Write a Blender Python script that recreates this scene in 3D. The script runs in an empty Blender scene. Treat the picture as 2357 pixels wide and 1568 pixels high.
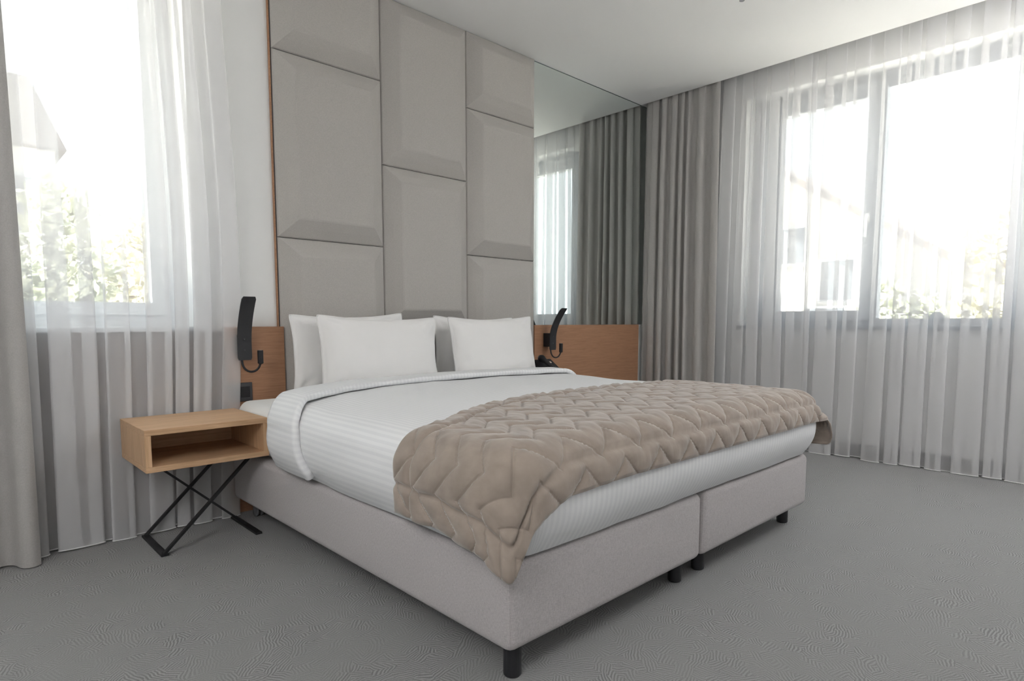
import bpy, bmesh, math, random
import numpy as np
from mathutils import Vector, Matrix, noise as mnoise

random.seed(7)
rng = np.random.default_rng(7)
S = bpy.context.scene
COL = S.collection
R = math.radians

# ------------------------------------------------------------------ camera
cam_d = bpy.data.cameras.new('camera')
cam = bpy.data.objects.new('camera', cam_d)
COL.objects.link(cam)
cam.location = (-1.1068, -2.9619, 0.8951)
cam.rotation_euler = (R(90 - 5.1392), 0, R(46.4848 - 90))
cam_d.sensor_width = 36
cam_d.lens = 36 * 1407.92 / 2357
cam_d.shift_y = 83.0 / 2357
cam_d.clip_start = 0.05
cam_d.clip_end = 300
S.camera = cam

# ------------------------------------------------------------------ world, sun, exposure
world = bpy.data.worlds.new('daylight')
S.world = world
world.use_nodes = True
wn = world.node_tree.nodes['Background']
wn.inputs[0].default_value = (0.88, 0.945, 1.0, 1)
wn.inputs[1].default_value = 2.2

sun_d = bpy.data.lights.new('sun', 'SUN')
sun_d.energy = 24.0
sun_d.angle = R(1.0)
sun_d.color = (1.0, 0.945, 0.87)
sun = bpy.data.objects.new('sun', sun_d)
COL.objects.link(sun)
sun.rotation_euler = Vector((0.25, 0.18, -0.95)).to_track_quat('-Z', 'Y').to_euler()

S.view_settings.view_transform = 'Standard'
S.view_settings.look = 'None'
S.view_settings.gamma = 1.0
S.view_settings.use_curve_mapping = False
S.view_settings.exposure = 0.82
cy = S.cycles
cy.max_bounces = 8
cy.diffuse_bounces = 4
cy.glossy_bounces = 4
cy.transmission_bounces = 10
cy.transparent_max_bounces = 20
cy.use_adaptive_sampling = True
cy.adaptive_threshold = 0.12
cy.sample_clamp_indirect = 12
cy.use_denoising = True

# window portals: they only tell the renderer where the daylight comes in
def portal(name, loc, rot, sx, sy):
    d = bpy.data.lights.new(name, 'AREA')
    d.shape = 'RECTANGLE'; d.size = sx; d.size_y = sy
    d.cycles.is_portal = True
    o = bpy.data.objects.new(name, d)
    COL.objects.link(o)
    o.location = loc; o.rotation_euler = rot
portal('portal_right', (3.60, -2.32, 1.685), (0, R(90), 0), 1.64, 3.06)
portal('portal_left', (-1.42, 0.32, 1.685), (R(-90), 0, 0), 2.36, 1.64)

# ------------------------------------------------------------------ materials
def new_mat(name):
    m = bpy.data.materials.new(name)
    m.use_nodes = True
    nt = m.node_tree
    return m, nt, nt.nodes, nt.links, nt.nodes['Principled BSDF']

def plain(name, col, rough=0.6, metal=0.0, spec=0.3, noise=0.0, nscale=200, bump=0.0, sheen=0.0):
    m, nt, N, L, b = new_mat(name)
    b.inputs['Base Color'].default_value = (*col, 1)
    b.inputs['Roughness'].default_value = rough
    b.inputs['Metallic'].default_value = metal
    b.inputs['Specular IOR Level'].default_value = spec
    if sheen:
        b.inputs['Sheen Weight'].default_value = sheen
        b.inputs['Sheen Roughness'].default_value = 0.4
    if noise or bump:
        tc = N.new('ShaderNodeTexCoord')
        n = N.new('ShaderNodeTexNoise'); n.inputs['Scale'].default_value = nscale
        n.inputs['Detail'].default_value = 3
        L.new(tc.outputs['Object'], n.inputs['Vector'])
        if noise:
            mr = N.new('ShaderNodeMapRange')
            mr.inputs['From Min'].default_value = 0.3; mr.inputs['From Max'].default_value = 0.7
            mr.inputs['To Min'].default_value = 1 - noise; mr.inputs['To Max'].default_value = 1 + noise
            L.new(n.outputs['Fac'], mr.inputs['Value'])
            mx = N.new('ShaderNodeVectorMath'); mx.operation = 'SCALE'
            mx.inputs[0].default_value = col
            L.new(mr.outputs[0], mx.inputs['Scale'])
            L.new(mx.outputs[0], b.inputs['Base Color'])
        if bump:
            bp = N.new('ShaderNodeBump'); bp.inputs['Strength'].default_value = bump
            bp.inputs['Distance'].default_value = 0.002
            L.new(n.outputs['Fac'], bp.inputs['Height'])
            L.new(bp.outputs[0], b.inputs['Normal'])
    return m

def woven(name, c1, c2, scale=260, bump=0.25, stretch=(1, 1, 1), rough=0.9, sheen=0.15):
    """heather fabric: two thread directions of stretched noise"""
    m, nt, N, L, b = new_mat(name)
    tc = N.new('ShaderNodeTexCoord')
    outs = []
    for sc in ((3.0, 3.0, 0.5), (0.5, 0.5, 3.0)):
        mp = N.new('ShaderNodeMapping')
        mp.inputs['Scale'].default_value = tuple(a * s for a, s in zip(sc, stretch))
        n = N.new('ShaderNodeTexNoise'); n.inputs['Scale'].default_value = scale
        n.inputs['Detail'].default_value = 2
        L.new(tc.outputs['Object'], mp.inputs['Vector']); L.new(mp.outputs[0], n.inputs['Vector'])
        outs.append(n.outputs['Fac'])
    mx = N.new('ShaderNodeMath'); mx.operation = 'ADD'
    L.new(outs[0], mx.inputs[0]); L.new(outs[1], mx.inputs[1])
    mr = N.new('ShaderNodeMapRange')
    mr.inputs['From Min'].default_value = 0.7; mr.inputs['From Max'].default_value = 1.3
    L.new(mx.outputs[0], mr.inputs['Value'])
    rp = N.new('ShaderNodeMix'); rp.data_type = 'RGBA'
    rp.inputs[6].default_value = (*c1, 1); rp.inputs[7].default_value = (*c2, 1)
    L.new(mr.outputs[0], rp.inputs[0])
    L.new(rp.outputs[2], b.inputs['Base Color'])
    b.inputs['Roughness'].default_value = rough
    b.inputs['Specular IOR Level'].default_value = 0.15
    b.inputs['Sheen Weight'].default_value = sheen
    bp = N.new('ShaderNodeBump'); bp.inputs['Strength'].default_value = bump
    bp.inputs['Distance'].default_value = 0.0012
    L.new(mx.outputs[0], bp.inputs['Height']); L.new(bp.outputs[0], b.inputs['Normal'])
    return m

def wood(name, dark, light, along='X', scale=1.0, rough=0.45):
    m, nt, N, L, b = new_mat(name)
    tc = N.new('ShaderNodeTexCoord')
    mp = N.new('ShaderNodeMapping')
    sx, sy, sz = (2, 40, 40) if along == 'X' else ((40, 2, 40) if along == 'Y' else (40, 40, 2))
    mp.inputs['Scale'].default_value = (sx * scale, sy * scale, sz * scale)
    L.new(tc.outputs['Object'], mp.inputs['Vector'])
    n = N.new('ShaderNodeTexNoise'); n.inputs['Scale'].default_value = 2.2
    n.inputs['Detail'].default_value = 5; n.inputs['Roughness'].default_value = 0.62
    n.inputs['Distortion'].default_value = 0.6
    L.new(mp.outputs[0], n.inputs['Vector'])
    n2 = N.new('ShaderNodeTexNoise'); n2.inputs['Scale'].default_value = 9
    n2.inputs['Detail'].default_value = 2
    L.new(mp.outputs[0], n2.inputs['Vector'])
    ad = N.new('ShaderNodeMath'); ad.operation = 'MULTIPLY_ADD'
    ad.inputs[1].default_value = 0.35
    L.new(n2.outputs['Fac'], ad.inputs[0]); L.new(n.outputs['Fac'], ad.inputs[2])
    mr = N.new('ShaderNodeMapRange')
    mr.inputs['From Min'].default_value = 0.45; mr.inputs['From Max'].default_value = 0.9
    L.new(ad.outputs[0], mr.inputs['Value'])
    mx = N.new('ShaderNodeMix'); mx.data_type = 'RGBA'
    mx.inputs[6].default_value = (*dark, 1); mx.inputs[7].default_value = (*light, 1)
    L.new(mr.outputs[0], mx.inputs[0]); L.new(mx.outputs[2], b.inputs['Base Color'])
    b.inputs['Roughness'].default_value = rough
    b.inputs['Specular IOR Level'].default_value = 0.3
    bp = N.new('ShaderNodeBump'); bp.inputs['Strength'].default_value = 0.12
    bp.inputs['Distance'].default_value = 0.001
    L.new(ad.outputs[0], bp.inputs['Height']); L.new(bp.outputs[0], b.inputs['Normal'])
    return m

def carpet_mat():
    m, nt, N, L, b = new_mat('carpet')
    tc = N.new('ShaderNodeTexCoord')
    wob = N.new('ShaderNodeTexNoise'); wob.inputs['Scale'].default_value = 14; wob.inputs['Detail'].default_value = 2
    L.new(tc.outputs['Object'], wob.inputs['Vector'])
    sub = N.new('ShaderNodeVectorMath'); sub.operation = 'SUBTRACT'; sub.inputs[1].default_value = (.5, .5, .5)
    L.new(wob.outputs['Color'], sub.inputs[0])
    scl = N.new('ShaderNodeVectorMath'); scl.operation = 'SCALE'; scl.inputs['Scale'].default_value = 0.03
    L.new(sub.outputs[0], scl.inputs[0])
    pos = N.new('ShaderNodeVectorMath'); pos.operation = 'ADD'
    L.new(tc.outputs['Object'], pos.inputs[0]); L.new(scl.outputs[0], pos.inputs[1])
    vo = N.new('ShaderNodeTexVoronoi'); vo.inputs['Scale'].default_value = 26
    vo.voronoi_dimensions = '2D'
    L.new(pos.outputs[0], vo.inputs['Vector'])
    sep = N.new('ShaderNodeSeparateColor'); L.new(vo.outputs['Color'], sep.inputs[0])
    ang = N.new('ShaderNodeMath'); ang.operation = 'MULTIPLY'; ang.inputs[1].default_value = 6.283
    L.new(sep.outputs[0], ang.inputs[0])
    c = N.new('ShaderNodeMath'); c.operation = 'COSINE'; s = N.new('ShaderNodeMath'); s.operation = 'SINE'
    L.new(ang.outputs[0], c.inputs[0]); L.new(ang.outputs[0], s.inputs[0])
    cb = N.new('ShaderNodeCombineXYZ'); L.new(c.outputs[0], cb.inputs[0]); L.new(s.outputs[0], cb.inputs[1])
    dt = N.new('ShaderNodeVectorMath'); dt.operation = 'DOT_PRODUCT'
    L.new(pos.outputs[0], dt.inputs[0]); L.new(cb.outputs[0], dt.inputs[1])
    fr = N.new('ShaderNodeMath'); fr.operation = 'MULTIPLY'; fr.inputs[1].default_value = 2 * math.pi / 0.0085
    L.new(dt.outputs['Value'], fr.inputs[0])
    sn = N.new('ShaderNodeMath'); sn.operation = 'SINE'; L.new(fr.outputs[0], sn.inputs[0])
    big = N.new('ShaderNodeTexNoise'); big.inputs['Scale'].default_value = 5; big.inputs['Detail'].default_value = 4
    L.new(tc.outputs['Object'], big.inputs['Vector'])
    fine = N.new('ShaderNodeTexNoise'); fine.inputs['Scale'].default_value = 420; fine.inputs['Detail'].default_value = 2
    L.new(tc.outputs['Object'], fine.inputs['Vector'])
    amp = N.new('ShaderNodeMapRange'); amp.inputs['From Min'].default_value = 0.38; amp.inputs['From Max'].default_value = 0.62
    amp.inputs['To Min'].default_value = 0.05; amp.inputs['To Max'].default_value = 0.22
    L.new(big.outputs['Fac'], amp.inputs['Value'])
    st = N.new('ShaderNodeMath'); st.operation = 'MULTIPLY'
    L.new(sn.outputs[0], st.inputs[0]); L.new(amp.outputs[0], st.inputs[1])
    fm = N.new('ShaderNodeMath'); fm.operation = 'MULTIPLY_ADD'; fm.inputs[1].default_value = 0.55
    L.new(fine.outputs['Fac'], fm.inputs[0]); L.new(st.outputs[0], fm.inputs[2])
    cr = N.new('ShaderNodeMapRange'); cr.inputs['From Min'].default_value = 0.02; cr.inputs['From Max'].default_value = 0.53
    L.new(fm.outputs[0], cr.inputs['Value'])
    mx = N.new('ShaderNodeMix'); mx.data_type = 'RGBA'
    mx.inputs[6].default_value = (0.155, 0.156, 0.156, 1); mx.inputs[7].default_value = (0.36, 0.36, 0.357, 1)
    L.new(cr.outputs[0], mx.inputs[0]); L.new(mx.outputs[2], b.inputs['Base Color'])
    b.inputs['Roughness'].default_value = 0.95; b.inputs['Specular IOR Level'].default_value = 0.1
    b.inputs['Sheen Weight'].default_value = 0.25; b.inputs['Sheen Roughness'].default_value = 0.5
    bp = N.new('ShaderNodeBump'); bp.inputs['Strength'].default_value = 0.6; bp.inputs['Distance'].default_value = 0.003
    L.new(fm.outputs[0], bp.inputs['Height']); L.new(bp.outputs[0], b.inputs['Normal'])
    return m

def stripe_linen(name):
    """white cotton with woven satin stripes (across the cloth's own s coordinate, in metres)"""
    m, nt, N, L, b = new_mat(name)
    uv = N.new('ShaderNodeUVMap'); uv.uv_map = 'UVMap'
    sp = N.new('ShaderNodeSeparateXYZ'); L.new(uv.outputs[0], sp.inputs[0])
    f = N.new('ShaderNodeMath'); f.operation = 'MULTIPLY'; f.inputs[1].default_value = 2 * math.pi / 0.021
    L.new(sp.outputs[0], f.inputs[0])
    s = N.new('ShaderNodeMath'); s.operation = 'SINE'; L.new(f.outputs[0], s.inputs[0])
    mr = N.new('ShaderNodeMapRange'); mr.inputs['From Min'].default_value = -0.25; mr.inputs['From Max'].default_value = 0.25
    L.new(s.outputs[0], mr.inputs['Value'])
    mx = N.new('ShaderNodeMix'); mx.data_type = 'RGBA'
    mx.inputs[6].default_value = (0.775, 0.78, 0.795, 1); mx.inputs[7].default_value = (0.825, 0.83, 0.84, 1)
    L.new(mr.outputs[0], mx.inputs[0]); L.new(mx.outputs[2], b.inputs['Base Color'])
    r = N.new('ShaderNodeMapRange'); r.inputs['To Min'].default_value = 0.85; r.inputs['To Max'].default_value = 0.5
    L.new(mr.outputs[0], r.inputs['Value']); L.new(r.outputs[0], b.inputs['Roughness'])
    b.inputs['Specular IOR Level'].default_value = 0.2
    tc = N.new('ShaderNodeTexCoord')
    n = N.new('ShaderNodeTexNoise'); n.inputs['Scale'].default_value = 16; n.inputs['Detail'].default_value = 4
    L.new(tc.outputs['Object'], n.inputs['Vector'])
    bp = N.new('ShaderNodeBump'); bp.inputs['Strength'].default_value = 0.18; bp.inputs['Distance'].default_value = 0.01
    L.new(n.outputs['Fac'], bp.inputs['Height']); L.new(bp.outputs[0], b.inputs['Normal'])
    return m

def sheer_mat(name, opacity, col):
    m, nt, N, L, b = new_mat(name)
    N.remove(b)
    out = N['Material Output']
    tr = N.new('ShaderNodeBsdfTransparent')
    df = N.new('ShaderNodeBsdfDiffuse'); df.inputs['Color'].default_value = (*col, 1)
    tl = N.new('ShaderNodeBsdfTranslucent'); tl.inputs['Color'].default_value = (*col, 1)
    m1 = N.new('ShaderNodeMixShader'); m1.inputs[0].default_value = 0.06
    L.new(df.outputs[0], m1.inputs[1]); L.new(tl.outputs[0], m1.inputs[2])
    m2 = N.new('ShaderNodeMixShader'); m2.inputs[0].default_value = opacity
    L.new(tr.outputs[0], m2.inputs[1]); L.new(m1.outputs[0], m2.inputs[2])
    L.new(m2.outputs[0], out.inputs['Surface'])
    return m

def glass_mat():
    m, nt, N, L, b = new_mat('window_glass')
    N.remove(b)
    tr = N.new('ShaderNodeBsdfTransparent'); tr.inputs[0].default_value = (0.95, 0.97, 0.96, 1)
    gl = N.new('ShaderNodeBsdfGlossy'); gl.inputs['Roughness'].default_value = 0.02
    mx = N.new('ShaderNodeMixShader'); mx.inputs[0].default_value = 0.06
    L.new(tr.outputs[0], mx.inputs[1]); L.new(gl.outputs[0], mx.inputs[2])
    L.new(mx.outputs[0], N['Material Output'].inputs['Surface'])
    return m

M = {}
M['carpet'] = carpet_mat()
M['wall'] = plain('wall_paint', (0.80, 0.80, 0.79), 0.85, bump=0.08, nscale=350)
M['ceiling'] = plain('ceiling_paint', (0.90, 0.90, 0.90), 0.9, bump=0.04, nscale=300)
M['panel'] = woven('panel_fabric', (0.42, 0.40, 0.378), (0.52, 0.497, 0.47), 330, 0.22)
M['base'] = woven('boxspring_fabric', (0.40, 0.375, 0.378), (0.55, 0.52, 0.522), 250, 0.35)
M['drape'] = woven('drape_fabric', (0.42, 0.405, 0.39), (0.51, 0.495, 0.48), 300, 0.2)
M['sheer'] = sheer_mat('sheer_voile', 0.48, (0.86, 0.86, 0.87))
M['hem'] = plain('sheer_hem_thread', (0.82, 0.82, 0.82), 0.9)
M['linen'] = stripe_linen('striped_linen')
M['pillow'] = plain('pillow_cotton', (0.84, 0.83, 0.82), 0.85, spec=0.15, bump=0.12, nscale=60)
M['sheet'] = plain('fitted_sheet', (0.82, 0.815, 0.80), 0.85, spec=0.15, bump=0.1, nscale=40)
def velvet_mat():
    m = plain('taupe_velvet', (0.345, 0.288, 0.245), 0.75, spec=0.15, noise=0.10, nscale=22, sheen=0.55)
    N, L = m.node_tree.nodes, m.node_tree.links
    b = N['Principled BSDF']
    uv = N.new('ShaderNodeUVMap'); uv.uv_map = 'UVMap'
    sp = N.new('ShaderNodeSeparateXYZ'); L.new(uv.outputs[0], sp.inputs[0])
    def math_(op, a, b_=None, c=None):
        n = N.new('ShaderNodeMath'); n.operation = op
        for i, v in enumerate((a, b_, c)):
            if v is None: continue
            if isinstance(v, (int, float)): n.inputs[i].default_value = v
            else: L.new(v, n.inputs[i])
        return n.outputs[0]
    ph = math_('DIVIDE', math_('SUBTRACT', sp.outputs[0], 0.064), 0.165)
    tri = math_('ABSOLUTE', math_('SUBTRACT', ph, math_('FLOOR', math_('ADD', ph, 0.5))))      # 0..0.5
    u = math_('DIVIDE', math_('ADD', math_('ADD', sp.outputs[1], 1.718), math_('MULTIPLY', tri, 0.165)), 0.095)
    f = math_('FRACT', u)
    d = math_('MULTIPLY', math_('MINIMUM', f, math_('SUBTRACT', 1.0, f)), 0.067)
    mr = N.new('ShaderNodeMapRange'); mr.interpolation_type = 'SMOOTHSTEP'
    mr.inputs['From Max'].default_value = 0.0055; L.new(d, mr.inputs['Value'])
    mp = N.new('ShaderNodeMapping'); mp.inputs['Scale'].default_value = (1, 0.45, 1); L.new(uv.outputs[0], mp.inputs['Vector'])
    nz = N.new('ShaderNodeTexNoise'); nz.inputs['Scale'].default_value = 55; nz.inputs['Detail'].default_value = 3
    L.new(mp.outputs[0], nz.inputs['Vector'])
    hh = math_('MULTIPLY_ADD', nz.outputs['Fac'], 0.55, mr.outputs[0])
    bp = N.new('ShaderNodeBump'); bp.inputs['Strength'].default_value = 0.45; bp.inputs['Distance'].default_value = 0.005
    L.new(hh, bp.inputs['Height']); L.new(bp.outputs[0], b.inputs['Normal'])
    return m
M['velvet'] = velvet_mat()
M['velvet_back'] = plain('taupe_velvet_underside', (0.18, 0.13, 0.10), 0.9, spec=0.1)
M['oak'] = wood('oak_light', (0.52, 0.32, 0.18), (0.72, 0.48, 0.29), 'X')
M['oak_side'] = wood('oak_side', (0.52, 0.32, 0.18), (0.72, 0.48, 0.29), 'Z')
M['veneer'] = wood('oak_brown_veneer', (0.345, 0.180, 0.102), (0.46, 0.255, 0.150), 'X', 1.3)
M['black'] = plain('black_metal', (0.018, 0.018, 0.02), 0.5, spec=0.4, bump=0.05, nscale=500)
M['blackplastic'] = plain('black_plastic', (0.022, 0.022, 0.025), 0.4, spec=0.4)
M['lampblack'] = plain('lamp_black_powder', (0.03, 0.031, 0.034), 0.6, spec=0.4, bump=0.1, nscale=700)
M['graphite'] = plain('graphite_plastic', (0.07, 0.07, 0.075), 0.5)
M['lens'] = plain('lamp_lens', (0.75, 0.66, 0.55), 0.3)
M['chrome'] = plain('chrome', (0.6, 0.6, 0.62), 0.25, 1.0)
M['rubber'] = plain('clear_caster', (0.20, 0.20, 0.21), 0.3)
M['mirror'] = plain('mirror_silver', (0.80, 0.84, 0.82), 0.015, 1.0)
M['mirror_edge'] = plain('mirror_edge', (0.10, 0.13, 0.12), 0.3)
M['frame'] = plain('window_frame_grey', (0.30, 0.32, 0.35), 0.5)
M['frame_white'] = plain('window_frame_white', (0.72, 0.74, 0.76), 0.5)
M['sill_dark'] = plain('sill_dark', (0.10, 0.13, 0.17), 0.4)
M['sill_white'] = plain('sill_white', (0.78, 0.79, 0.80), 0.4)
M['skirting'] = plain('dark_skirting', (0.08, 0.075, 0.075), 0.5)
M['glass'] = glass_mat()
M['underwindow'] = plain('brown_facing', (0.22, 0.175, 0.16), 0.8)
M['rail'] = plain('rail_white', (0.7, 0.7, 0.7), 0.4)
M['terrace'] = plain('pale_paving', (0.60, 0.58, 0.545), 0.9, noise=0.12, nscale=3)
M['render_wall'] = plain('house_render', (0.72, 0.70, 0.67), 0.9, noise=0.05, nscale=4)
M['roof'] = plain('roof_tiles', (0.17, 0.15, 0.145), 0.8, noise=0.15, nscale=8)
M['darkroof'] = plain('dark_roof', (0.055, 0.050, 0.052), 0.8, noise=0.15, nscale=8)
M['house_glass'] = plain('house_window_glass', (0.16, 0.17, 0.19), 0.15)
M['bark'] = plain('bark', (0.12, 0.09, 0.06), 0.9, noise=0.2, nscale=20)
M['leaf'] = plain('leaf_green', (0.50, 0.52, 0.40), 0.7, noise=0.35, nscale=1.5)
M['leaf2'] = plain('leaf_yellow_green', (0.60, 0.57, 0.42), 0.7, noise=0.35, nscale=1.5)

# ------------------------------------------------------------------ helpers
class Root:
    pass

def obj(name, verts, faces, mat, parent=None, smooth=False, uvs=None):
    me = bpy.data.meshes.new(name)
    off = Vector(parent.location) if parent is not None else Vector((0, 0, 0))
    gp = parent.parent if parent is not None else None
    while gp is not None:
        off = off + Vector(gp.location); gp = gp.parent
    v = np.asarray(verts, float).reshape(-1, 3) - np.array(off)
    me.from_pydata(v.tolist(), [], faces if isinstance(faces, list) else faces.tolist())
    if smooth:
        me.polygons.foreach_set('use_smooth', [True] * len(me.polygons))
    if uvs is not None:
        ul = me.uv_layers.new(name='UVMap')
        idx = np.empty(len(me.loops), int); me.loops.foreach_get('vertex_index', idx)
        ul.data.foreach_set('uv', np.asarray(uvs, float)[idx].ravel())
    me.materials.append(M[mat] if isinstance(mat, str) else mat)
    me.update()
    o = bpy.data.objects.new(name, me)
    COL.objects.link(o)
    if parent is not None:
        o.parent = parent
    return o

def tag(o, label=None, cat=None, group=None, kind=None):
    if label: o['label'] = label
    if cat: o['category'] = cat
    if group: o['group'] = group
    if kind: o['kind'] = kind
    return o

def thing(name, loc, label, cat, group=None):
    o = bpy.data.objects.new(name, None)
    COL.objects.link(o)
    o.location = loc
    o.empty_display_size = 0.1
    return tag(o, label, cat, group)

def structure(o):
    o['kind'] = 'structure'
    return o

def from_bm(bm):
    bm.verts.index_update()
    v = [tuple(x.co) for x in bm.verts]
    f = [[y.index for y in x.verts] for x in bm.faces]
    bm.free()
    return v, f

def box_geo(x0, x1, y0, y1, z0, z1, bev=0.0, seg=2):
    bm = bmesh.new()
    bmesh.ops.create_cube(bm, size=1)
    for v in bm.verts:
        v.co = Vector((x0 + (v.co.x + .5) * (x1 - x0), y0 + (v.co.y + .5) * (y1 - y0), z0 + (v.co.z + .5) * (z1 - z0)))
    if bev > 0:
        bmesh.ops.bevel(bm, geom=list(bm.edges), offset=bev, segments=seg, profile=0.5, affect='EDGES')
    return from_bm(bm)

def box(name, x0, x1, y0, y1, z0, z1, mat, parent=None, bev=0.0, seg=2, smooth=False):
    v, f = box_geo(x0, x1, y0, y1, z0, z1, bev, seg)
    return obj(name, v, f, mat, parent, smooth)

def join(geos):
    V, F = [], []
    for v, f in geos:
        b = len(V)
        V += [tuple(p) for p in v]
        F += [[i + b for i in q] for q in f]
    return V, F

def tube_geo(pts, rad, n=10, cap=True):
    pts = [Vector(p) for p in pts]
    rads = rad if isinstance(rad, (list, tuple)) else [rad] * len(pts)
    V, F = [], []
    up = None
    for i, p in enumerate(pts):
        t = (pts[min(i + 1, len(pts) - 1)] - pts[max(i - 1, 0)]).normalized()
        if up is None:
            up = t.orthogonal().normalized()
        up = (up - t * up.dot(t)).normalized()
        w = t.cross(up)
        for k in range(n):
            a = 2 * math.pi * k / n
            V.append(tuple(p + (up * math.cos(a) + w * math.sin(a)) * rads[i]))
    for i in range(len(pts) - 1):
        for k in range(n):
            F.append([i * n + k, i * n + (k + 1) % n, (i + 1) * n + (k + 1) % n, (i + 1) * n + k])
    if cap:
        F.append(list(range(n))[::-1]); F.append([(len(pts) - 1) * n + k for k in range(n)])
    return V, F

def tube(name, pts, rad, mat, parent=None, n=10):
    v, f = tube_geo(pts, rad, n)
    o = obj(name, v, f, mat, parent, True)
    return o

def lathe_geo(prof, c, n=24):
    """prof: list of (r, z), axis Z at c"""
    V, F = [], []
    for r, z in prof:
        for k in range(n):
            a = 2 * math.pi * k / n
            V.append((c[0] + r * math.cos(a), c[1] + r * math.sin(a), c[2] + z))
    for i in range(len(prof) - 1):
        for k in range(n):
            F.append([i * n + k, i * n + (k + 1) % n, (i + 1) * n + (k + 1) % n, (i + 1) * n + k])
    F.append(list(range(n))[::-1]); F.append([(len(prof) - 1) * n + k for k in range(n)])
    return V, F

def grid_faces(nr, nc):
    i, j = np.meshgrid(np.arange(nr - 1), np.arange(nc - 1), indexing='ij')
    a = (i * nc + j).ravel()
    return np.stack([a, a + 1, a + nc + 1, a + nc], 1)

def bar_geo(p, q, w, t, side):
    """flat bar from p to q, width w along 'side', thickness t"""
    p, q, s = Vector(p), Vector(q), Vector(side).normalized()
    d = (q - p).normalized(); n = d.cross(s).normalized()
    V = []
    for e in (p, q):
        for a, b_ in ((-1, -1), (1, -1), (1, 1), (-1, 1)):
            V.append(tuple(e + s * (w / 2 * a) + n * (t / 2 * b_)))
    F = [[0, 1, 2, 3][::-1], [4, 5, 6, 7]] + [[k, (k + 1) % 4, 4 + (k + 1) % 4, 4 + k] for k in range(4)]
    return V, F

def smoothstep(a, b, x):
    t = np.clip((np.asarray(x, float) - a) / (b - a), 0, 1)
    return t * t * (3 - 2 * t)

def vnoise(P, scale, seed=0.0):
    return np.array([mnoise.noise(Vector((p[0] * scale + seed, p[1] * scale + seed * .7, p[2] * scale - seed))) for p in P])

# ------------------------------------------------------------------ the room
H = 2.614            # ceiling
XR = 3.12            # ceiling edge at the curtain pocket
XW = 3.32            # inner face of the window wall
XL, YF = -2.9, -5.0  # room behind the camera
SILL, HEAD = 0.865, 2.505
RW0, RW1 = -0.79, -3.85   # right window opening (y)
LW0, LW1 = -2.60, -0.24   # left window opening (x)

structure(box('floor', XL, XW + .25, YF, 0.30, -0.10, 0.0, 'carpet'))
structure(box('ceiling', XL, XR, YF, 0.30, H, H + 0.05, 'ceiling', bev=0.002))
structure(box('trim_1', XR - 0.02, XW + .25, YF, 0.30, H + 0.16, H + 0.20, 'ceiling'))          # top of the pocket
structure(box('trim_2', XR - 0.02, XR, YF, 0.0, H + 0.05, H + 0.16, 'ceiling'))                  # pocket upstand
HT = H + 0.16
g = [box_geo(XW, XW + .25, YF, 0.30, 0, SILL), box_geo(XW, XW + .25, YF, 0.30, HEAD, HT),
     box_geo(XW, XW + .25, RW0, 0.30, SILL, HEAD), box_geo(XW, XW + .25, YF, RW1, SILL, HEAD)]
structure(obj('wall_right', *join(g), 'wall'))
g = [box_geo(XL, XW, 0, 0.30, 0, SILL), box_geo(XL, XW, 0, 0.30, HEAD, HT),
     box_geo(LW1, XW, 0, 0.30, SILL, HEAD), box_geo(XL, LW0, 0, 0.30, SILL, HEAD)]
structure(obj('wall_back', *join(g), 'wall'))
structure(box('wall_left', XL - .2, XL, YF - .2, 0.30, -0.1, HT, 'wall'))
structure(box('wall_front', XL, XW + .25, YF - .2, YF, -0.1, HT, 'wall'))
structure(box('baseboard_right', XW - 0.015, XW, YF, -0.05, 0.0, 0.085, 'skirting'))
structure(box('trim_3', XL, -0.132, -0.010, 0.0, 0.0, SILL - .016, 'underwindow'))   # brown facing below the left window
structure(box('baseboard_left', XL, -0.26, -0.022, -0.010, 0.0, 0.07, 'skirting'))

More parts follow.
